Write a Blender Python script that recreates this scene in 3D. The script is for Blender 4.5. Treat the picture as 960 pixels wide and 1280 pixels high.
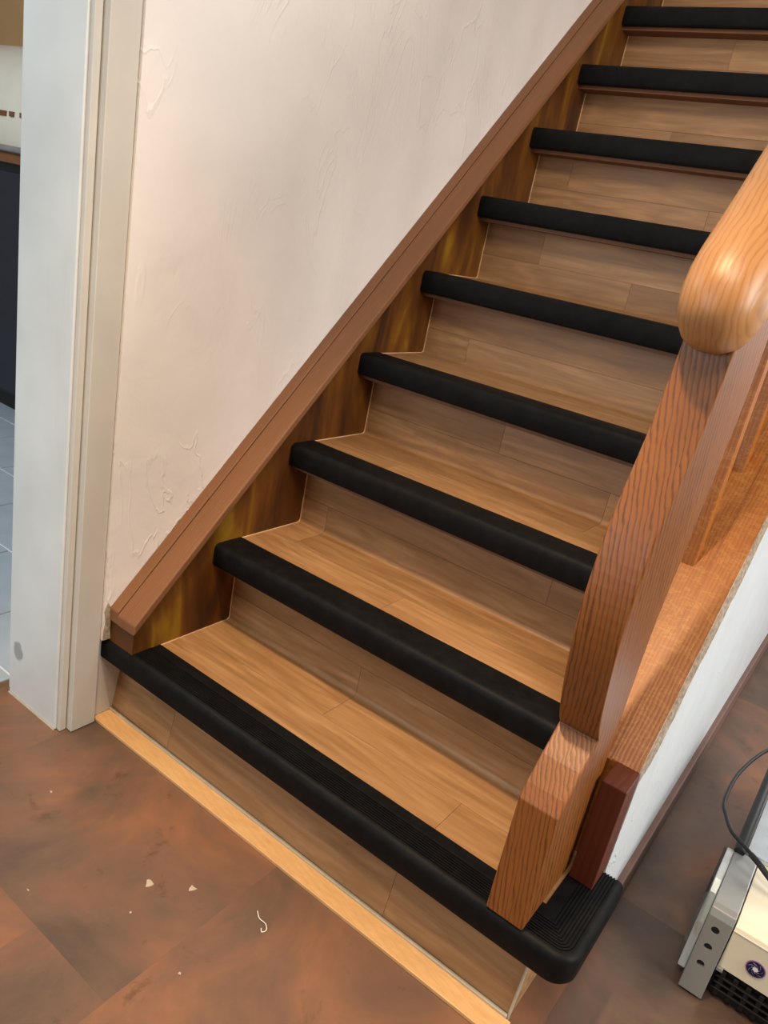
import bpy, bmesh, math, random
from mathutils import Vector, Matrix
random.seed(4)
for o in list(bpy.data.objects): bpy.data.objects.remove(o)
S = bpy.context.scene
C = S.collection

# ------------------------------------------------------------------ camera
def setup_camera():
    loc = Vector((1.0143, -0.8171, 1.0221)); a, b, c = -0.5663, 0.3487, 0.1986; f = 956.77
    fwd = Vector((math.sin(a)*math.cos(b), math.cos(a)*math.cos(b), -math.sin(b)))
    r0 = Vector((math.cos(a), -math.sin(a), 0)); u0 = r0.cross(fwd)
    r = math.cos(c)*r0 + math.sin(c)*u0; u = -math.sin(c)*r0 + math.cos(c)*u0
    cd = bpy.data.cameras.new('camera'); co = bpy.data.objects.new('camera', cd); C.objects.link(co)
    cd.sensor_fit = 'HORIZONTAL'; cd.sensor_width = 36; cd.lens = f/960*36; cd.clip_start = .02
    w = -fwd
    co.matrix_world = Matrix(((r.x, u.x, w.x, loc.x), (r.y, u.y, w.y, loc.y), (r.z, u.z, w.z, loc.z), (0, 0, 0, 1)))
    S.camera = co
setup_camera()

# ------------------------------------------------------------------ world, lamps, exposure
S.view_settings.view_transform = 'Standard'; S.view_settings.look = 'None'
S.view_settings.exposure = 0.0; S.view_settings.gamma = 1.0
try: S.view_settings.use_curve_mapping = False
except Exception: pass
W = bpy.data.worlds.new('world'); S.world = W; W.use_nodes = True
W.node_tree.nodes['Background'].inputs[0].default_value = (1.0, .90, .78, 1)
W.node_tree.nodes['Background'].inputs[1].default_value = .20
def area(name, loc, target, size, power, col, sy=None):
    l = bpy.data.lights.new(name, 'AREA'); l.energy = power; l.color = col; l.size = size
    if sy: l.shape = 'RECTANGLE'; l.size_y = sy
    o = bpy.data.objects.new(name, l); C.objects.link(o); o.location = loc
    o.rotation_euler = (Vector(target)-Vector(loc)).to_track_quat('-Z', 'Y').to_euler()
    return o
def spot(name, loc, target, power, col, cone, blend, soft):
    l = bpy.data.lights.new(name, 'SPOT'); l.energy = power; l.color = col; l.spot_size = math.radians(cone); l.spot_blend = blend; l.shadow_soft_size = soft
    o = bpy.data.objects.new(name, l); C.objects.link(o); o.location = loc
    o.rotation_euler = (Vector(target)-Vector(loc)).to_track_quat('-Z', 'Y').to_euler()
spot('ceiling_downlight', (.42, -.52, 2.45), (.45, -.06, 0), 185, (1, .71, .41), 54, 1.0, .05)
area('upper_stair_fill', (1.1, -1.25, 3.0), (.4, .9, .9), .6, 32, (1, .88, .73))  # added fill light, warms the upper risers from the front
area('hall_window', (3.2, .3, 1.7), (.3, .9, .8), 1.3, 76, (1.0, .96, .91), 1.5)
area('front_glass_door', (-.5, -3.2, 1.12), (-.2, 0, 1.05), 1.1, 34, (.80, .92, 1), 2.0)
area('rear_window', (2.0, 3.12, 1.5), (1.6, 0, .9), 1.1, 28, (.90, .95, 1), 1.3)
area('kitchen_window', (-1.6, -.9, 2.2), (-1.9, .7, .3), .9, 30, (.80, .91, 1))

# ------------------------------------------------------------------ helpers
def bm_new(): return bmesh.new()
def obj(name, bm, mat, parent=None, smooth=False, bevel=0, seg=2):
    if bevel:
        bmesh.ops.remove_doubles(bm, verts=bm.verts, dist=1e-6)
        es = [e for e in bm.edges if len(e.link_faces) == 2 and e.calc_face_angle(0) > .5]
        bmesh.ops.bevel(bm, geom=es, offset=bevel, segments=seg, affect='EDGES', profile=.5, clamp_overlap=True)
    bmesh.ops.recalc_face_normals(bm, faces=bm.faces)
    me = bpy.data.meshes.new(name); bm.to_mesh(me); bm.free()
    if smooth:
        for p in me.polygons: p.use_smooth = True
        try: me.set_sharp_from_angle(angle=math.radians(38))
        except Exception: pass
    if mat: me.materials.append(mat)
    o = bpy.data.objects.new(name, me); C.objects.link(o)
    if parent: o.parent = parent
    return o
def box(bm, x0, x1, y0, y1, z0, z1):
    v = [bm.verts.new((x, y, z)) for x in (x0, x1) for y in (y0, y1) for z in (z0, z1)]
    for f in ((0, 1, 3, 2), (4, 6, 7, 5), (0, 4, 5, 1), (2, 3, 7, 6), (0, 2, 6, 4), (1, 5, 7, 3)):
        bm.faces.new([v[i] for i in f])
    return bm
def prism(bm, pts, x0, x1):          # polygon in (y, z) pushed along x
    a = [bm.verts.new((x0, y, z)) for y, z in pts]; b = [bm.verts.new((x1, y, z)) for y, z in pts]
    n = len(pts); bm.faces.new(a); bm.faces.new(b[::-1])
    for i in range(n): bm.faces.new((a[i], b[i], b[(i+1) % n], a[(i+1) % n]))
    return bm
def prism_z(bm, pts, z0, z1):        # polygon in (x, y) pushed along z
    a = [bm.verts.new((x, y, z0)) for x, y in pts]; b = [bm.verts.new((x, y, z1)) for x, y in pts]
    n = len(pts); bm.faces.new(a); bm.faces.new(b[::-1])
    for i in range(n): bm.faces.new((a[i], b[i], b[(i+1) % n], a[(i+1) % n]))
    return bm
def tube(bm, pts, r, n=10, rf=None):
    pts = [Vector(p) for p in pts]; rings = []
    for i, p in enumerate(pts):
        t = (pts[min(i+1, len(pts)-1)]-pts[max(i-1, 0)]).normalized()
        s = t.cross(Vector((0, 0, 1)));  s = s.normalized() if s.length > 1e-4 else Vector((1, 0, 0))
        q = s.cross(t); rr = rf(i) if rf else r
        rings.append([bm.verts.new(p+rr*(math.cos(6.2832*k/n)*s+math.sin(6.2832*k/n)*q)) for k in range(n)])
    for a, b in zip(rings, rings[1:]):
        for k in range(n): bm.faces.new((a[k], a[(k+1) % n], b[(k+1) % n], b[k]))
    bm.faces.new(rings[0][::-1]); bm.faces.new(rings[-1])
    return bm
def spline(P, n=8):
    P = [Vector(p) for p in P]; out = []
    for i in range(len(P)-1):
        p0, p1, p2, p3 = P[max(i-1, 0)], P[i], P[i+1], P[min(i+2, len(P)-1)]
        for k in range(n):
            t = k/n
            out.append(.5*((2*p1)+(p2-p0)*t+(2*p0-5*p1+4*p2-p3)*t*t+(3*p1-p0-3*p2+p3)*t**3))
    return out+[P[-1]]
def thing(name, label, cat, loc=(0, 0, 0), group=None):
    o = bpy.data.objects.new(name, None); C.objects.link(o); o.location = loc; o.empty_display_size = .05
    tag(o, label, cat, group); return o
def tag(o, label, cat, group=None):
    o['label'] = label; o['category'] = cat
    if group: o['group'] = group
    return o
def struct(o, label=None, cat=None):
    o['kind'] = 'structure'
    if label: o['label'] = label
    if cat: o['category'] = cat
    return o

# ------------------------------------------------------------------ materials
def lin(c): return tuple(((v/255)/12.92 if v/255 <= .04045 else ((v/255+.055)/1.055)**2.4) for v in c)+(1,)
class NT:
    def __init__(s, name):
        s.m = bpy.data.materials.new(name); s.m.use_nodes = True; s.t = s.m.node_tree; s.n = s.t.nodes; s.l = s.t.links
        s.b = s.n['Principled BSDF']
    def add(s, typ, **k):
        n = s.n.new(typ)
        for a, v in k.items(): setattr(n, a, v)
        return n
    def link(s, a, b): s.l.new(a, b)
    def set(s, sock, v):
        if hasattr(v, 'is_output'): s.l.new(v, sock)
        else: sock.default_value = v
    def coords(s, scale=(1, 1, 1), rot=(0, 0, 0), shift=0.0, loc=(0, 0, 0)):
        tc = s.add('ShaderNodeTexCoord'); mp = s.add('ShaderNodeMapping')
        mp.inputs['Scale'].default_value = scale; mp.inputs['Rotation'].default_value = rot; mp.inputs['Location'].default_value = loc
        src = tc.outputs['Object']
        if shift:
            oi = s.add('ShaderNodeObjectInfo'); mu = s.add('ShaderNodeVectorMath', operation='SCALE')
            mu.inputs[0].default_value = (shift, shift*.7, shift*1.3); s.link(oi.outputs['Random'], mu.inputs['Scale'])
            ad = s.add('ShaderNodeVectorMath', operation='ADD'); s.link(src, ad.inputs[0]); s.link(mu.outputs[0], ad.inputs[1]); src = ad.outputs[0]
        s.link(src, mp.inputs['Vector']); return mp.outputs[0]
    def noise(s, vec, scale=5, detail=4, rough=.55, dist=0):
        n = s.add('ShaderNodeTexNoise'); s.link(vec, n.inputs['Vector'])
        n.inputs['Scale'].default_value = scale; n.inputs['Detail'].default_value = detail
        n.inputs['Roughness'].default_value = rough; n.inputs['Distortion'].default_value = dist
        return n.outputs['Fac']
    def wave(s, vec, scale, dist, detail=2, dscale=1, axis='X', rings=False):
        n = s.add('ShaderNodeTexWave'); s.link(vec, n.inputs['Vector'])
        if rings: n.wave_type = 'RINGS'; n.rings_direction = axis
        else: n.bands_direction = axis
        n.inputs['Scale'].default_value = scale; n.inputs['Distortion'].default_value = dist
        n.inputs['Detail'].default_value = detail; n.inputs['Detail Scale'].default_value = dscale
        return n.outputs['Fac']
    def ramp(s, fac, stops):
        r = s.add('ShaderNodeValToRGB'); s.link(fac, r.inputs[0]); e = r.color_ramp.elements
        while len(e) < len(stops): e.new(.5)
        for q, (p, c) in zip(e, stops): q.position = p; q.color = c
        return r.outputs['Color']
    def mix(s, fac, a, b, mode='MIX'):
        m = s.add('ShaderNodeMix', data_type='RGBA', blend_type=mode)
        s.set(m.inputs['Factor'], fac); s.set(m.inputs['A'], a); s.set(m.inputs['B'], b)
        return m.outputs['Result']
    def math(s, op, a, b=0.0):
        m = s.add('ShaderNodeMath', operation=op); s.set(m.inputs[0], a); s.set(m.inputs[1], b); return m.outputs[0]
    def rand(s): return s.add('ShaderNodeObjectInfo').outputs['Random']
    def bump(s, h, strength=.2, dist=.01):
        b = s.add('ShaderNodeBump'); b.inputs['Strength'].default_value = strength; b.inputs['Distance'].default_value = dist
        s.link(h, b.inputs['Height']); s.link(b.outputs[0], s.b.inputs['Normal'])
    def done(s, col=None, rough=None, metal=None, spec=None, coat=None):
        if col is not None: s.set(s.b.inputs['Base Color'], col)
        if rough is not None: s.set(s.b.inputs['Roughness'], rough)
        if metal is not None: s.b.inputs['Metallic'].default_value = metal
        if spec is not None: s.b.inputs['Specular IOR Level'].default_value = spec
        if coat: s.b.inputs['Coat Weight'].default_value = coat; s.b.inputs['Coat Roughness'].default_value = .15
        return s.m
def plain(name, col, rough=.5, metal=0, var=.12, scale=18, bump=0):
    t = NT(name); v = t.coords(); n = t.noise(v, scale, 4)
    c = lin(col); d = tuple(x*(1-var) for x in c[:3])+(1,); l = tuple(min(1, x*(1+var)) for x in c[:3])+(1,)
    if bump: t.bump(t.noise(v, scale*6, 3), bump, .003)
    return t.done(t.ramp(n, [(.3, d), (.7, l)]), rough, metal)
def vinyl():
    t = NT('oak_print_vinyl'); v = t.coords((1, 1, 1), shift=7.0)
    g = t.add('ShaderNodeMapping'); g.inputs['Scale'].default_value = (2.2, 26, 26); t.link(v, g.inputs['Vector'])
    fine = t.noise(g.outputs[0], 2.2, 6, .62, .5)
    g2 = t.add('ShaderNodeMapping'); g2.inputs['Scale'].default_value = (1.6, 9, 9); t.link(v, g2.inputs['Vector'])
    big = t.noise(g2.outputs[0], 1.3, 3, .5, 1.1)
    rings = t.math('PINGPONG', t.math('MULTIPLY', big, 9.0), 1.0)
    c1 = t.ramp(fine, [(.25, lin((140, 104, 68))), (.5, lin((172, 131, 90))), (.78, lin((194, 154, 110)))])
    c2 = t.mix(t.math('MULTIPLY', rings, .5), c1, lin((136, 98, 60)), 'MIX')
    tint = t.ramp(t.rand(), [(0, lin((226, 222, 216))), (.5, lin((246, 242, 238))), (1, lin((255, 255, 255)))])
    c3 = t.mix(1.0, c2, tint, 'MULTIPLY')
    kn = t.noise(v, 7, 2, .5); k2 = t.ramp(kn, [(.20, (1, 1, 1, 1)), (.25, (0, 0, 0, 1))])
    c3 = t.mix(t.math('MULTIPLY', k2, .5), c3, lin((92, 56, 28)))
    t.bump(fine, .06, .002)
    return t.done(c3, t.ramp(fine, [(.3, (.40,)*3+(1,)), (.7, (.52,)*3+(1,))]), 0, .45)
def oak(name, dark, mid, light, scale=(1, 1, 1), rot=(0, 0, 0), bands=38, dist=5, axis='X', rough=.32, rays=False, coat=0, ls=.7, loc=(0, 0, 0)):
    t = NT(name); v = t.coords(scale, rot, 0, loc)
    w = t.wave(v, bands, dist, 2, 1.2, axis)
    n = t.noise(v, 9, 5, .6, .6)
    c = t.ramp(n, [(.25, lin(mid)), (.75, lin(light))])
    lines = t.ramp(w, [(.0, (1, 1, 1, 1)), (.22, (.35, .35, .35, 1)), (.5, (0, 0, 0, 1))])
    brk = t.noise(v, 60, 3, .7)
    f = t.math('MULTIPLY', t.math('MULTIPLY', lines, ls), t.ramp(brk, [(.25, (.35,)*3+(1,)), (.6, (1, 1, 1, 1))]))
    c = t.mix(f, c, lin(dark))
    if rays:
        vv = t.coords((12, 30, 30), (0, 0, .35)); r = t.noise(vv, 2.0, 3, .6, 2.2)
        c = t.mix(t.math('MULTIPLY', t.ramp(r, [(.52, (0, 0, 0, 1)), (.58, (1, 1, 1, 1)), (.64, (0, 0, 0, 1))]), .20), c, lin((226, 166, 88)))
    t.bump(w, .08, .002)
    return t.done(c, rough, 0, .5, coat)
def plaster(name, col, strength=.35):
    t = NT(name); v = t.coords()
    a = t.noise(v, 6, 5, .55, .3); b = t.noise(v, 34, 5, .65, .4)
    m1 = t.coords((2, 5.5, 2.2), (.8, 0, 0)); st = t.noise(m1, 1.5, 4, .5, 1.2)
    ridge = t.ramp(st, [(.475, (0, 0, 0, 1)), (.497, (1, 1, 1, 1)), (.507, (0, 0, 0, 1))])
    pat = t.ramp(t.noise(v, 2.1, 2), [(.40, (0, 0, 0, 1)), (.55, (1, 1, 1, 1))])
    h = t.math('ADD', t.math('ADD', a, t.math('MULTIPLY', b, .16)), t.math('MULTIPLY', t.math('MULTIPLY', ridge, pat), .28))
    c = lin(col); d = tuple(x*.93 for x in c[:3])+(1,)
    t.bump(h, strength, .012)
    return t.done(t.ramp(a, [(.3, d), (.7, c)]), .85, 0, .25)
def tile_mat():
    t = NT('rust_slate_tile'); v = t.coords(shift=3.0)
    a = t.noise(v, 3.6, 6, .62, .6); b = t.noise(v, 17, 6, .7, .4); e = t.noise(v, 1.9, 3, .5)
    oi = t.add('ShaderNodeObjectInfo'); sx = t.add('ShaderNodeSeparateColor'); t.link(oi.outputs['Color'], sx.inputs[0]); r = sx.outputs[0]
    f = t.math('ADD', t.math('MULTIPLY', a, .75), t.math('MULTIPLY', e, .45))
    c = t.ramp(t.math('ADD', f, t.math('MULTIPLY', t.math('SUBTRACT', r, .5), 1.0)),
               [(.48, lin((82, 66, 56))), (.57, lin((100, 78, 64))), (.65, lin((116, 84, 66))), (.76, lin((138, 94, 68)))])
    sp = t.ramp(b, [(.30, (1, 1, 1, 1)), (.40, (0, 0, 0, 1))])
    c = t.mix(t.math('MULTIPLY', sp, .5), c, lin((70, 46, 32)))
    t.bump(b, .12, .004)
    return t.done(c, t.ramp(b, [(.3, (.42,)*3+(1,)), (.7, (.30,)*3+(1,))]), 0, .45)
def stringer_mat():
    t = NT('worn_ochre_varnish'); v = t.coords()
    vv = t.coords((1, 7, 1.6)); a = t.noise(vv, 2.2, 3, .5, .4); b = t.noise(v, 26, 4, .6)
    c = t.ramp(a, [(.34, lin((58, 32, 14))), (.48, lin((88, 50, 16))), (.60, lin((110, 68, 18))), (.70, lin((140, 104, 24)))])
    c = t.mix(t.math('MULTIPLY', t.ramp(b, [(.2, (1, 1, 1, 1)), (.34, (0, 0, 0, 1))]), .6), c, lin((60, 34, 16)))
    return t.done(c, .42, 0, .35)
def rubber():
    t = NT('black_rubber'); v = t.coords(); n = t.noise(v, 40, 5, .65); m = t.noise(v, 6, 3)
    c = t.ramp(n, [(.35, lin((7, 7, 8))), (.75, lin((20, 20, 21)))])
    t.bump(n, .10, .003)
    return t.done(c, t.ramp(m, [(.3, (.50,)*3+(1,)), (.7, (.66,)*3+(1,))]), 0, .15)
def white_paint():
    t = NT('white_gloss_paint'); v = t.coords((14, 14, 1.4)); n = t.noise(v, 3, 4, .6); w = t.noise(t.coords(), 5, 3)
    c = t.ramp(w, [(.3, lin((203, 205, 203))), (.7, lin((218, 220, 218)))])
    c = t.mix(t.math('MULTIPLY', t.ramp(n, [(.28, (1, 1, 1, 1)), (.4, (0, 0, 0, 1))]), .12), c, lin((170, 176, 178)))
    # a scuffed dull patch low on the board
    tc = t.add('ShaderNodeTexCoord'); sub = t.add('ShaderNodeVectorMath', operation='SUBTRACT'); t.link(tc.outputs['Object'], sub.inputs[0]); sub.inputs[1].default_value = (-.2325, -.083, .112)
    sc = t.add('ShaderNodeVectorMath', operation='MULTIPLY'); t.link(sub.outputs[0], sc.inputs[0]); sc.inputs[1].default_value = (1/.026, .0, 1/.034)
    ln = t.add('ShaderNodeVectorMath', operation='LENGTH'); t.link(sc.outputs[0], ln.inputs[0])
    wob = t.math('ADD', ln.outputs['Value'], t.math('MULTIPLY', t.noise(t.coords(), 60, 3), .6))
    c = t.mix(t.ramp(wob, [(.8, (.75,)*3+(1,)), (1.3, (0, 0, 0, 1))]), c, lin((128, 132, 130)))
    t.bump(n, .06, .003)
    return t.done(c, .42, 0, .4)
M = {}
M['vinyl'] = vinyl()
M['strip'] = oak('pale_oak_strip', (190, 138, 78), (196, 150, 98), (214, 170, 118), (3, 14, 14), (0, 0, .9), 3, 4, 'Y', .45, ls=.25)
M['sub'] = plain('dark_joint_backing', (70, 46, 28), .8)
M['stepwood'] = plain('brown_step_timber', (112, 70, 38), .6)
M['newel'] = oak('red_brown_oak', (46, 22, 5), (124, 70, 24), (152, 90, 36), (1, .45, .12), (0, 0, 0), 100, 4.0, 'DIAGONAL', .42, ls=.68)
M['rail'] = oak('honey_oak_rail', (130, 78, 40), (164, 106, 56), (200, 150, 98), (1, .30, .30), (0, 0, 0), 46, 7, 'X', .38, ls=.45)
M['stringer_oak'] = oak('bright_oak', (108, 58, 14), (148, 82, 26), (174, 103, 37), (1, .25, .25), (0, 0, 0), 52, 4, 'X', .42, rays=True, ls=.5)
M['block'] = oak('dark_red_wood', (58, 22, 10), (88, 38, 20), (102, 46, 26), (1, 1, .2), (0, 0, 0), 30, 2, 'X', .5, ls=.3)
M['cap'] = oak('brown_stringer_cap', (84, 52, 28), (120, 78, 46), (138, 92, 56), (1, .12, .12), (0, 0, 0), 60, 5, 'X', .6, ls=.45)
M['stringer'] = stringer_mat()
M['rubber'] = rubber()
M['plaster'] = plaster('cream_trowelled_plaster', (238, 231, 226), .34)
M['plaster2'] = plaster('white_rough_plaster', (206, 212, 216), .5)
M['chalk'] = plain('chalky_filler', (226, 220, 210), .9, bump=.6)
M['raw'] = plain('crumbly_raw_plaster', (176, 158, 138), .95, 0, .35, 120, 1.0)
M['flake'] = plain('dull_paint_flake', (176, 160, 140), .8)
M['white'] = white_paint()
M['jamb'] = plain('off_white_jamb_paint', (198, 193, 184), .55, 0, .04, 9, .12)
M['tile'] = tile_mat()
M['grout'] = plain('dark_tile_joint', (96, 70, 56), .8)
M['base'] = plain('brown_baseboard_paint', (112, 84, 74), .6)
M['edge'] = plain('pale_cut_vinyl_edge', (214, 178, 136), .6)
M['seal'] = plain('greyish_sealant', (178, 164, 140), .5)
M['grey'] = plain('grey_sheet_metal', (150, 152, 150), .28, .35, .03)
M['lgrey'] = plain('pale_grey_panel', (190, 194, 192), .3, .1, .03)
M['cream'] = plain('cream_enamel', (226, 216, 192), .25, 0, .03)
M['black'] = plain('black_plastic', (8, 8, 8), .5, 0, .1)
M['foil'] = plain('bright_brushed_tray', (196, 208, 216), .22, .6, .08, 30)
M['navy'] = plain('navy_badge', (24, 20, 66), .35)
M['purple'] = plain('mauve_badge_rim', (150, 116, 158), .4)
M['badgewhite'] = plain('badge_white', (225, 225, 230), .4, 0, .02)
M['chrome'] = plain('dull_chrome', (190, 192, 194), .25, .8)
M['navycab'] = plain('dark_blue_cabinet', (28, 32, 42), .45)
M['tan'] = plain('tan_wall', (196, 156, 110), .85, 0, .05, 4)
M['ivory'] = plain('ivory_enamel', (214, 208, 192), .35, 0, .03)
M['ktile'] = plain('pale_blue_grey_tile', (168, 180, 192), .25, 0, .1, 6)
M['kgrout'] = plain('white_grout', (222, 226, 230), .7)

# ------------------------------------------------------------------ dimensions
H, G = .19, .185          # rise, going
D = .253                  # nosing front to next riser face
XR = .787                 # right end of the treads
NS = 11
WX = -.07                 # stair wall plane

# ------------------------------------------------------------------ setting: floor with tiles
fl = struct(obj('floor', box(bm_new(), -.30, 3.3, -3.3, 3.3, -.05, -.003), M['grout']))
tiles = [(-.30, -.085, -.62, .02, .0), (-.30, -.085, -3.2, -.62, .02), (-.085, .43, -.339, .2, -.01), (-.085, .265, -1.1, -.339, .09), (.265, .43, -.9, -.339, -.04), (-.085, .43, -3.2, -1.1, 0),
         (.43, .895, -.9, .2, .05), (.43, .895, -3.2, -.9, 0), (.895, 1.40, -.35, .395, -.03), (.895, 1.40, .395, 1.36, .05), (.895, 1.40, 1.36, 3.25, -.03), (.895, 1.40, -3.2, -.35, .0),
         (1.40, 1.9, -3.2, -.7, 0), (1.40, 1.9, -.7, .15, .02), (1.40, 1.9, .15, 1.8, -.02), (1.40, 1.9, 1.8, 3.25, .02), (1.9, 2.6, -3.2, -.4, .01), (1.9, 2.6, -.4, 1.5, -.02), (1.9, 2.6, 1.5, 3.25, 0), (2.6, 3.28, -3.2, .8, 0), (2.6, 3.28, .8, 3.25, .02)]
for x0, x1, y0, y1, hue in tiles:
    o = obj('tile', box(bm_new(), x0+.00004, x1-.00004, y0+.00004, y1-.00004, -.003, 0), M['tile'], fl)
    o.color = (.5+hue, .5, .5, 1)

# stair wall, plaster with a ragged lower edge
wl = struct(obj('wall_left', prism(bm_new(), [(-.010, .1915), (-.010, 3.6), (3.3, 3.6), (3.3, 0), (.3, 0), (.3, .1915)], WX-.12, WX), M['plaster']))
bm = bm_new(); n = 150; prev = None
for i in range(n+1):             # filler bead where plaster meets the cap
    y = .02+i*(2.2/n); w1 = .003+.0025*math.sin(y*17)*math.sin(y*41)+.003*random.random(); t1 = .0022+.0012*random.random()
    z = .243+1.02*y
    cur = [bm.verts.new(q) for q in ((WX-.002, y, z-.012), (WX+t1, y, z-.012), (WX+t1, y, z+w1), (WX-.002, y, z+w1+.004))]
    if prev:
        for k in range(4): bm.faces.new((prev[k], prev[(k+1) % 4], cur[(k+1) % 4], cur[k]))
    prev = cur
obj('plaster_bead', bm, M['chalk'], wl)
P = [(-.0098, .1925), (.006, .1925), (.0035, .215), (.0055, .238), (.002, .262), (-.003, .272), (-.0065, .266), (-.0098, .255), (-.006, .232), (-.0092, .214)]
obj('broken_corner', prism(bm_new(), P, WX-.004, WX+.0025), M['raw'], wl)
# wall end that carries the door frame
struct(obj('wall_front', box(bm_new(), -.262, -.099, -.0655, -.0125, 0, 3.6), M['jamb']))

# door frame
df = struct(obj('door_1', box(bm_new(), -.262, -.100, -.083, -.0655, .0015, 3.2), M['white'], bevel=.002))
obj('frame_bead', box(bm_new(), -.0995, -.089, -.079, -.0655, .0015, 3.2), M['jamb'], df, bevel=.0015)
obj('jamb', box(bm_new(), -.0985, -.0745, -.064, -.0115, .0015, 3.2), M['jamb'], df, bevel=.0015)
obj('rebate_strip', box(bm_new(), -.276, -.2625, -.076, .06, .0015, 3.2), M['white'], df, bevel=.002)
obj('plinth_block', box(bm_new(), -.0985, -.0862, -.0123, .06, .0015, .1885), M['jamb'], df)
obj('floor_seal', box(bm_new(), -.262, -.100, -.0855, -.0832, 0, .003), M['seal'], df)

# white plastered wall under the open side of the stair
pts = [(.212, 0), (.212, .366)]
N = 60
for i in range(N+1):
    y = .2267+i*(2.1/N); pts.append((y, .385+.95*(y-.2267)+random.uniform(-.003, .001)))
pts += [(2.3267, 0)]
wr = struct(obj('wall_right', prism(bm_new(), pts, .866, .8795), M['plaster2'], bevel=0))
bm = bm_new(); prev = None; n = 150        # outer plaster coat with a rough broken edge along the stringer
for i in range(n+1):
    y = .213+i*(2.1/n); z = .385+.95*(y-.2267); j = random.random(); w1 = .014+.016*random.random()+.006*math.sin(y*31)
    fr = max(0, 1-i/3)
    cur = [bm.verts.new(q) for q in ((.8790, y, z-.001), (.8806+.003*j*(1-fr), y, z-.002-.003*random.random()), (.8865-.0045*fr, y, z-w1), (.8865-.0045*fr, y, .06), (.8790, y, .06))]
    if prev:
        for k in range(5): bm.faces.new((prev[k], prev[(k+1) % 5], cur[(k+1) % 5], cur[k]))
    else: bm.faces.new(cur)
    prev = cur
bm.faces.new(prev[::-1])
bc = obj('plaster_coat', bm, M['plaster2'], wr)
bc.data.materials.append(M['raw'])
for p in bc.data.polygons:
    if p.index and (p.index-1) % 5 in (0, 1): p.material_index = 1
struct(obj('baseboard_right', box(bm_new(), .8815, .8985, .215, 2.32, 0, .066), M['base'], bevel=.003))
struct(obj('wall_back', box(bm_new(), .6, 3.3, 3.2, 3.3, 0, 3.6), M['plaster']))

# ------------------------------------------------------------------ staircase
st = thing('staircase', 'wooden staircase with oak-look vinyl treads, black nosings and oak handrail', 'staircase', (0, 0, 0))
TH = .0022
def profile(k, s):
    """point and outward normal on the vinyl surface of step k at run s (tread, cove, riser)"""
    y0 = (k-1)*G; z0 = k*H-.003; rc = .009
    L1 = D-rc-.05; La = rc*math.pi/2
    if s < L1: return (y0+.05+s, z0), (0, 1)
    if s < L1+La:
        a = (s-L1)/rc
        return (y0+D-rc+rc*math.sin(a), z0+rc-rc*math.cos(a)), (-math.sin(a), math.cos(a))
    return (y0+D, z0+rc+s-L1-La), (-1, 0)
L1 = D-.009-.05; LA = .009*math.pi/2; LT = L1+LA+H-.009-.030
def vinyl_strip(k, s0, s1, x0, x1, name, mat, parent, th=TH, lift=0):
    brk = sorted({s0, s1, *[v for v in (L1, L1+LA) if s0 < v < s1], *[L1+LA*i/8 for i in range(1, 8) if s0 < L1+LA*i/8 < s1]})
    top = []; bot = []
    for s in brk:
        (y, z), (ny, nz) = profile(k, s)
        top.append((y+ny*lift, z+nz*lift)); bot.append((y-ny*th, z-nz*th))
    return obj(name, prism(bm_new(), top+bot[::-1], x0, x1), mat, parent, smooth=False)
jointA = {1: [.652], 2: [.362], 3: [.19], 4: [.55], 5: [.3], 6: [.6], 7: [.35], 8: [.5], 9: [.4], 10: [.3]}
jointB = {1: [.353], 2: [.073], 3: [.60], 4: [.12, .70], 5: [.40], 6: [.468], 7: [.265], 8: [.55], 9: [.2], 10: [.4]}
jointC = {1: [], 2: [.60], 3: [.35], 4: [], 5: [.16], 6: [.1], 7: [.66], 8: [.3], 9: [.4], 10: [.5]}
e = .0003
for k in range(1, NS):
    y0 = (k-1)*G; z0 = k*H-.003
    xl = 0.0
    bm = bm_new()                                            # timber tread and the riser behind it
    box(bm, xl, XR, y0+.016, y0+D+.02, z0-.054, z0-TH)
    box(bm, xl, XR, y0+D+TH, y0+D+.02, z0-TH, z0+H-.052)
    if k == 1:
        box(bm, -.0856, .0, .016, .10, z0-.052, z0-TH)
        box(bm, XR, .847, .016, .215, z0-.052, z0-TH)
    sp = obj('step', bm, M['stepwood'], st)
    rows = [(0, .105, jointA[k]), (.105, .262, jointB[k]), (.262, LT, jointC[k])]
    for s0, s1, js in rows:
        xs = [xl+.0015]+js+[XR]
        for xa, xb in zip(xs, xs[1:]):
            vinyl_strip(k, s0+e, s1-e, xa+e, xb-e, 'plank', M['vinyl'], sp)
    vinyl_strip(k, .02, LT, xl+.0002, xl+.0024, 'cut_edge', M['edge'], sp, lift=.0012)
    if k == 1:      # the piece of vinyl beside the newel foot
        obj('plank', box(bm_new(), XR+.0006, .848, .05, .215, z0-TH, z0), M['vinyl'], sp)

# bottom riser and its short return
y_b, y_t = .034, .058
r1 = obj('bottom_riser', prism(bm_new(), [(y_b+.003, .001), (y_t+.003, .152), (y_t+.03, .152), (y_t+.03, .001)], -.0856, .848), M['stepwood'], st)
for xa, xb in ((-.0858, .0885), (.0885, .62), (.62, .8515)):
    obj('plank', prism(bm_new(), [(y_b, .001), (y_t, .152), (y_t+.0025, .152), (y_b+.0025, .001)], xa+e, xb-e), M['vinyl'], r1)
obj('plank', prism(bm_new(), [(y_b+.001, .001), (y_t+.001, .152), (.215, .152), (.215, .001)], .849, .8515), M['vinyl'], r1)
obj('corner_trim', tube(bm_new(), [(.8512, y_b+.0005, .001), (.8512, y_t+.0005, .15)], .0022, 8), M['seal'], r1)
obj('base_strip', prism_z(bm_new(), [(-.085, -.0085), (.838, -.0085), (.858, .026), (.858, .030), (-.085, .030)], 0, .007), M['strip'], st, bevel=.0012)
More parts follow.
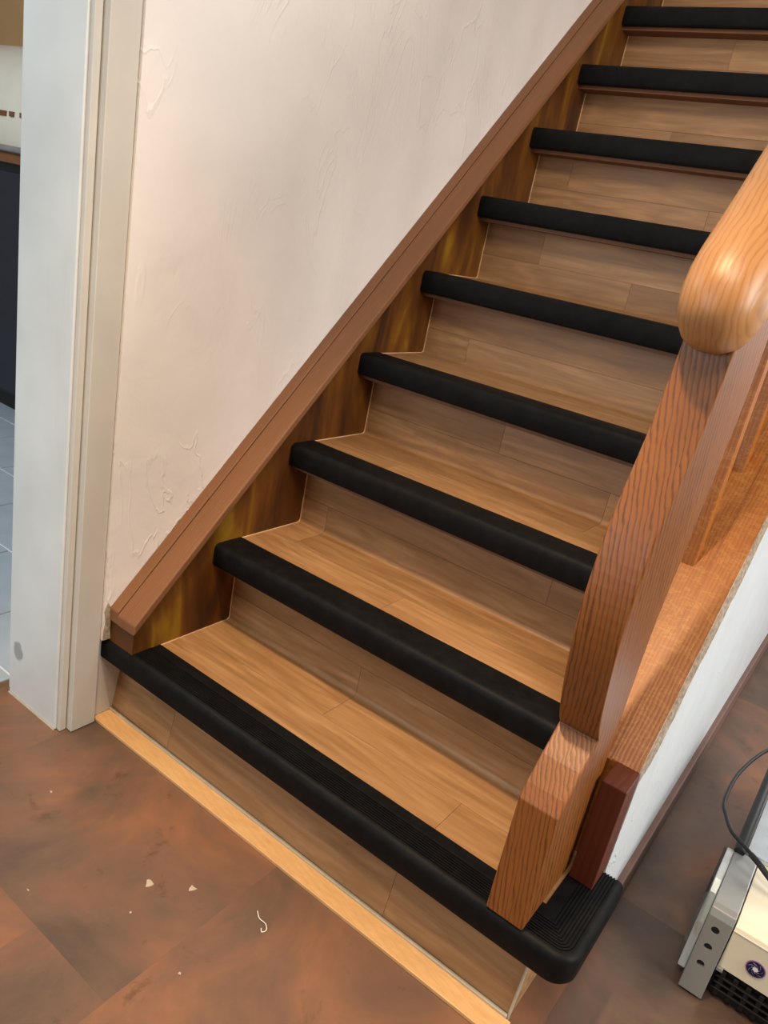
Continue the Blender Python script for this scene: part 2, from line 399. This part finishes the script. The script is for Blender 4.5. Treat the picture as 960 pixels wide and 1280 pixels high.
obj('sealant_line', box(bm_new(), -.0856, .85, .029, .0345, .004, .0115), M['seal'], st, bevel=.0012)

# nosings
def nose_profile(ribs):
    p = [(.010, -.049), (.003, -.0475), (0, -.043), (0, -.013), (.0012, -.007), (.0045, -.0025), (.009, -.0005)]
    if ribs:
        o = .0105
        for i in range(9):
            p += [(o, -.0003), (o+.0028, -.0003), (o+.0031, -.0022), (o+.0045, -.0022)]; o += .0047
        p += [(o+.0005, -.0015), (.0725, -.0015), (.074, -.0035)]
    else:
        p += [(.013, 0), (.068, -.0003), (.0725, -.0012), (.074, -.0035)]
    return p+[(.060, -.0052), (.010, -.0052)]
def make_nosing(k):
    bm = bm_new(); pr = nose_profile(k == 1); path = []
    xs = [-.0695, .0] if k == 1 else [.0008]
    xe = XR-.0015
    for o, z in pr:
        row = []
        zz = k*H+z; y0 = (k-1)*G
        if k == 1:
            xo, R = .916, .034; end = .196
            for x in (-.0856, .4, xo-max(R, o)): row.append((x, o, zz))
            for i in range(1, 8):
                a = math.pi/2*i/8
                if o < R: row.append((xo-R+(R-o)*math.sin(a), R-(R-o)*math.cos(a), zz))
                else: row.append((xo-o, o, zz))
            row.append((xo-o, max(R, o), zz)); row.append((xo-o, end, zz))
        else:
            nseg = 24
            for i in range(nseg+1):
                x = xs[0]+(xe-xs[0])*i/nseg
                wob = random.uniform(-.0005, .0005) if o > .07 else 0
                row.append((x, y0+o+wob, zz))
        path.append([bm.verts.new(v) for v in row])
    n = len(pr); m = len(path[0])
    for i in range(n):
        for j in range(m-1):
            try: bm.faces.new((path[i][j], path[(i+1) % n][j], path[(i+1) % n][j+1], path[i][j+1]))
            except ValueError: pass
    bm.faces.new([path[i][0] for i in range(n)]); bm.faces.new([path[i][-1] for i in range(n)][::-1])
    if k == 1:
        bmesh.ops.remove_doubles(bm, verts=bm.verts, dist=1e-6)
    o = obj('nosing', bm, M['rubber'], st, smooth=(k != 1 or True))
    if k == 1: o['label'] = 'ribbed black rubber nosing wrapped around the bottom step corner'
    return o
for k in range(1, NS): make_nosing(k)

# left stringer with its cap
ye = 2.25
obj('wall_stringer', prism(bm_new(), [(.006, .188), (.006, .243), (ye, .237+1.02*ye), (ye, -.25+1.02*ye), (.5, .19), (.09, .188)], WX, 0), M['stringer'], st)
cp = obj('stringer_cap', prism(bm_new(), [(0, .234), (0, .2560), (ye, .2560+1.02*ye), (ye, .234+1.02*ye)], -.0445, .0085), M['cap'], st, bevel=.003)
obj('cap_bead', prism(bm_new(), [(.002, .234), (.002, .2600), (ye, .2600+1.02*ye), (ye, .234+1.02*ye)], WX, -.0450), M['cap'], cp, bevel=.002)

# outer stringer, its foot block
obj('open_stringer', prism(bm_new(), [(.2055, .186), (.2055, .3645), (2.3, .3645+.95*2.0945), (2.3, 1.55), (.60, .186)], XR, .8655), M['stringer_oak'], st)
obj('stringer_top', prism(bm_new(), [(.2058, .3645), (.2058, .3665), (2.3, .3665+.95*2.0942), (2.3, .3645+.95*2.0942)], .838, .8792), M['stringer_oak'], st)
obj('stringer_foot', box(bm_new(), .8455, .882, .145, .2052, .1895, .3665), M['block'], st, bevel=.0015)

# newel post
F = spline([(0, .066, .474), (0, .050, .503), (0, .030, .556), (0, .013, .625), (0, .009, .690), (0, .018, .755), (0, .038, .812), (0, .061, .870), (0, .078, .935), (0, .088, .995)], 4)
Bk = spline([(0, .262, 1.17), (0, .252, .93), (0, .230, .82), (0, .202, .70), (0, .178, .61), (0, .169, .50), (0, .169, .38), (0, .169, .190)], 4)
pts = [(.002, .190), (-.001, .3815), (.012, .400), (.040, .430), (.076, .4625)]+[(v.y, v.z) for v in F]+[(v.y, v.z) for v in Bk]
nw = obj('newel_post', prism(bm_new(), pts, .782, .838), M['newel'], st, bevel=.0022)
nw['label'] = 'swan-shaped red-brown oak newel board on the first step'

# handrail: rounded section swept up the slope from a bulbous end
sl = math.atan(1.03); dy, dz = math.cos(sl), math.sin(sl)
bm = bm_new(); rings = []; nn = 28
c0 = Vector((.811, .103, 1.036))
def rail_ring(d, sx, sn, off=0):
    c = c0+Vector((0, dy, dz))*d+Vector((0, -dz, dy))*off; ring = []
    for i in range(nn):
        a = 2*math.pi*i/nn; ca, sa = math.cos(a), math.sin(a)
        ex = math.copysign(abs(ca)**.82, ca); en = math.copysign(abs(sa)**.82, sa)
        ring.append(bm.verts.new(c+Vector((sx*ex, 0, 0))+Vector((0, -dz, dy))*(sn*en)))
    return ring
prof = [(-.080, .006, .007), (-.078, .018, .020), (-.070, .030, .034), (-.056, .0385, .046), (-.038, .043, .053), (-.014, .0455, .0565), (.012, .046, .0570), (.045, .0455, .0560), (.10, .044, .0540), (.2, .043, .0525), (.6, .043, .052), (1.4, .043, .052), (3.0, .043, .052)]
for d, sx, sn in prof: rings.append(rail_ring(d, sx, sn))
for a, b in zip(rings, rings[1:]):
    for i in range(nn): bm.faces.new((a[i], a[(i+1) % nn], b[(i+1) % nn], b[i]))
bm.faces.new(rings[0]); bm.faces.new(rings[-1])
hr = obj('handrail', bm, M['rail'], st, smooth=True)
hr['label'] = 'rounded honey oak handrail with bulbous end'

# balusters on the outer stringer
y = .458
while y < 2.15:
    zb = .3665+.95*(y-.2058)
    obj('baluster', prism(bm_new(), [(y, zb-.002), (y, .915+1.03*y), (y+.03, .915+1.03*(y+.03)), (y+.03, zb+.03*.95-.002)], .7885, .8138), M['stringer_oak'], st, bevel=.001)
    y += .149

# ------------------------------------------------------------------ appliance at the right
ap = thing('portable_appliance', 'low grey and cream portable appliance with black grille and swirl badge on floor', 'appliance', (1.28, .5, 0))
def part(name, bm, mat, parent=None, **k):
    o = obj(name, bm, mat, None, **k); par = parent or ap
    o.parent = par
    o.matrix_parent_inverse = Matrix.Translation(-ap.location) if par is ap else Matrix.Identity(4)
    return o
def bool_cut(o, cutters):
    for c in cutters:
        m = o.modifiers.new('cut', 'BOOLEAN'); m.object = c; m.operation = 'DIFFERENCE'; m.solver = 'EXACT'
    bpy.context.view_layer.update()
    dg = bpy.context.evaluated_depsgraph_get(); me = bpy.data.meshes.new_from_object(o.evaluated_get(dg))
    o.modifiers.clear(); o.data = me
    for c in cutters: bpy.data.objects.remove(c)
AX0, AX1 = 1.030, 1.53
def side_frame(x0, x1):
    outer = [(.284, .004), (.296, .146), (.302, .157), (.312, .161), (.462, .161), (.462, .004)]
    return prism(bm_new(), outer, x0, x1)
sf = part('side_frame', side_frame(AX0, AX0+.0365), M['grey'], bevel=.0015)
cut = []
for z in (.1254, .0931, .0601):
    c = bm_new(); bmesh.ops.create_cone(c, cap_ends=True, segments=20, radius1=.0062, radius2=.0062, depth=.06, matrix=Matrix.Translation((AX0+.0165, .29, z)) @ Matrix.Rotation(math.pi/2, 4, 'X'))
    cut.append(obj('cutter', c, M['black']))
sf.parent = None; sf.matrix_parent_inverse = Matrix.Identity(4)
bool_cut(sf, cut)
sf.parent = ap; sf.matrix_parent_inverse = Matrix.Translation(-ap.location)
for z in (.1254, .0931, .0601):
    part('hole_shade', (lambda b: (bmesh.ops.create_cone(b, cap_ends=True, segments=20, radius1=.0061, radius2=.0061, depth=.018, matrix=Matrix.Translation((AX0+.0165, .3045, z)) @ Matrix.Rotation(math.pi/2, 4, 'X')), b)[1])(bm_new()), M['black'])  # black plug set in each hole as painted shade
part('side_frame', side_frame(AX1-.0365, AX1), M['grey'], bevel=.0015)
part('side_panel', prism(bm_new(), [(.305, .02), (.325, .100), (.352, .142), (.37, .1585), (.46, .1585), (.46, .02)], AX0-.012, AX0-.0003), M['lgrey'], bevel=.0015)
part('side_gasket', prism(bm_new(), [(.285, .085), (.312, .112), (.345, .142), (.372, .1545), (.46, .1545), (.46, .15), (.378, .148), (.352, .134), (.32, .104), (.297, .080)], AX0-.0165, AX0-.0125), M['black'])
bx0, bx1 = AX0+.0385, AX1-.0385
bd = part('body', prism(bm_new(), [(.302, .064), (.300, .139), (.303, .146), (.310, .151), (.323, .154), (.458, .1565), (.88, .1565), (.88, .064)], bx0, bx1), M['cream'], bevel=.001)
part('panel_line', box(bm_new(), bx0, bx1, .2990, .3012, .1385, .1400), M['ivory'])
gr = part('grille', box(bm_new(), bx0, bx1, .312, .88, .006, .0635), M['black'])
for i in range(22):
    x = bx0+.012+i*(bx1-bx0-.024)/21
    o = obj('bar', box(bm_new(), x-.004, x+.004, .304, .312, .010, .058), M['black'], gr, bevel=.0015)
for z in (.022, .034, .046):
    obj('bar', box(bm_new(), bx0+.003, bx1-.003, .3025, .311, z-.0018, z+.0018), M['black'], gr, bevel=.0008)
part('catch', box(bm_new(), bx0-.001, bx0+.009, .296, .304, .060, .0665), M['grey'], bevel=.001)
# badge
def disc(bm, x, y, z, r, dp, n=36):
    bmesh.ops.create_cone(bm, cap_ends=True, segments=n, radius1=r, radius2=r, depth=dp, matrix=Matrix.Translation((x, y, z)) @ Matrix.Rotation(math.pi/2, 4, 'X')); return bm
bxc, bzc = 1.114, .0985
bg = part('badge', disc(bm_new(), bxc, .3003, bzc, .0142, .0016), M['purple'])
bg['label'] = 'round navy badge with white swirl'
obj('badge_disc', disc(bm_new(), bxc, .2998, bzc, .0126, .0016), M['navy'], bg)
for i in range(7):
    b = bm_new(); a0 = 2*math.pi*i/7; P1 = []; P2 = []
    for j in range(9):
        t = j/8; r = .0034+.0074*t; a = a0+1.25*t; w = .0013*math.sin(math.pi*min(1, .25+.75*t))*(1.15-t*.75)+.00025
        ra = a+math.pi/2-.7
        P1.append((bxc+r*math.cos(a)+w*math.cos(ra), bzc+r*math.sin(a)+w*math.sin(ra)))
        P2.append((bxc+r*math.cos(a)-w*math.cos(ra), bzc+r*math.sin(a)-w*math.sin(ra)))
    Q = P1+P2[::-1]
    va = [b.verts.new((x, .2988, z)) for x, z in Q]; vb = [b.verts.new((x, .2992, z)) for x, z in Q]
    m = len(Q)
    b.faces.new(va); b.faces.new(vb[::-1])
    for q in range(m): b.faces.new((va[q], vb[q], vb[(q+1) % m], va[(q+1) % m]))
    obj('swirl_blade', b, M['badgewhite'], bg)
obj('badge_centre', disc(bm_new(), bxc, .2990, bzc, .0036, .0006), M['badgewhite'], bg)
# top tray and handle
part('top_tray', box(bm_new(), AX0+.016, AX1-.016, .466, .88, .1570, .1650), M['foil'], bevel=.001)
for (x, y, r) in ((1.079, .505, .006), (1.10, .560, .004), (1.125, .52, .005), (1.09, .60, .004)):
    b = bm_new(); bmesh.ops.create_uvsphere(b, u_segments=14, v_segments=8, radius=r, matrix=Matrix.Translation((x, y, .166)) @ Matrix.Scale(.5, 4, (0, 0, 1)))
    part('rivet', b, M['chrome'], smooth=True)
part('carry_handle', tube(bm_new(), [(AX0+.006, .452, .166), (AX0+.006, .456, .1675), (AX0+.006, .60, .171), (AX0+.006, .86, .171), (AX0+.006, .872, .168)], .0088, 16), M['black'], smooth=True)
cab = part('power_cable', tube(bm_new(), spline([(1.20, .72, .168), (1.12, .80, .178), (1.05, .81, .188), (1.015, .784, .19), (.987, .653, .19), (.9845, .538, .19), (.997, .493, .19), (1.0146, .4575, .19), (1.038, .439, .19), (1.060, .423, .188), (1.085, .410, .180), (1.13, .39, .164), (1.19, .375, .161), (1.27, .39, .161)], 8), .0034, 10), M['black'], smooth=True)
obj('strain_relief', tube(bm_new(), spline([(1.052, .428, .1885), (1.066, .419, .187), (1.085, .410, .180), (1.115, .397, .169)], 4), .0052, 10), M['black'], cab, smooth=True)

# ------------------------------------------------------------------ room seen through the doorway
kf = struct(obj('floor_kitchen', box(bm_new(), -4.2, -.30, -1.6, 2.6, -.05, -.004), M['kgrout']))
x = -4.15
while x < -.33:
    y = -1.55
    while y < 2.4:
        obj('tile', box(bm_new(), x+.004, min(x+.296, -.304), y+.004, y+.296, -.004, 0), M['ktile'], kf)
        y += .3
    x += .3
struct(obj('wall_kitchen', box(bm_new(), -4.2, -1.2, 1.75, 1.85, 0, 3.2), M['tan']))
kc = thing('kitchen_cabinet', 'dark blue kitchen base cabinet seen through the doorway', 'cabinet', (-2.3, 1.2, 0))
def kpart(name, bm, mat, par=None, **k):
    o = obj(name, bm, mat, par or kc, **k)
    if not par: o.matrix_parent_inverse = Matrix.Translation(-kc.location)
    return o
kpart('carcass', box(bm_new(), -3.3, -1.75, .92, 1.74, .08, .985), M['navycab'])
kpart('plinth', box(bm_new(), -3.3, -1.75, .96, 1.74, 0, .08), M['black'])
for x0 in (-3.29, -2.78, -2.27):
    d = kpart('door', box(bm_new(), x0, x0+.5, .90, .919, .1, .955), M['navycab'], bevel=.002)
kpart('worktop', box(bm_new(), -3.34, -1.72, .88, 1.745, .986, 1.024), M['stepwood'], bevel=.004)
kpart('rail_bar', tube(bm_new(), [(-3.3, .872, 1.036), (-1.75, .872, 1.036)], .012, 12), M['chrome'], smooth=True)
kb = thing('bread_bin', 'ivory round-topped enamel bin on the kitchen worktop', 'bin', (-2.2, 1.30, 1.0255))
P = [(-.32, .004), (-.325, .03)]+[(-.325+.33*(1-math.cos(a)), .10+.335*math.sin(a)) for a in [i*math.pi/2/10 for i in range(11)]]+[(.3, .435), (.3, .004)]
o = obj('shell', prism(bm_new(), P, -.7, .45), M['ivory'], kb, smooth=True)
o = obj('bin_foot', box(bm_new(), -.66, .41, -.28, .27, 0, .004), M['black'], kb)
for i in range(14):
    obj('band_mark', box(bm_new(), -.66+i*.075, -.63+i*.075+.01*(i % 3), -.3285, -.318, .128, .146), M['stepwood'], kb)

# ------------------------------------------------------------------ specks on the floor
def chip(x, y, r, n, label, seed):
    rr = random.Random(seed); b = bm_new(); P = []
    for i in range(n):
        a = 2*math.pi*i/n; q = r*rr.uniform(.45, 1.15); P.append((q*math.cos(a), q*.8*math.sin(a)))
    o = obj('paint_flake', prism_z(b, P, 0, .0008), M['flake']); o.location = (x, y, .0002)
    tag(o, label, 'flake', 'paint flakes on the tile floor')
chip(.315, -.179, .010, 9, 'larger pale paint flake on the rust tile before the bottom step', 3)
chip(.368, -.137, .008, 8, 'smaller pale paint flake on the rust tile before the bottom step', 8)
b = tube(bm_new(), spline([(-.030, .012, .0012), (-.018, .004, .002), (-.004, .003, .003), (.004, -.003, .0015), (.001, -.010, .0012), (-.004, -.006, .0012)], 5), .0007, 6)
o = obj('thread', b, M['chalk']); o.location = (.50, -.105, 0); tag(o, 'short curled pale thread lying on the tile floor', 'thread')
for i, (x, y, w) in enumerate(((.043, -.178, 'beside the door frame foot'), (.339, -.2315, 'nearest the larger paint flake'), (.203, -.314, 'at the left edge of the floor'), (.467, -.2445, 'by the tile joint at the bottom'))):
    chip(x, y, .0028, 6, 'tiny white crumb on the rust floor '+w, 20+i)
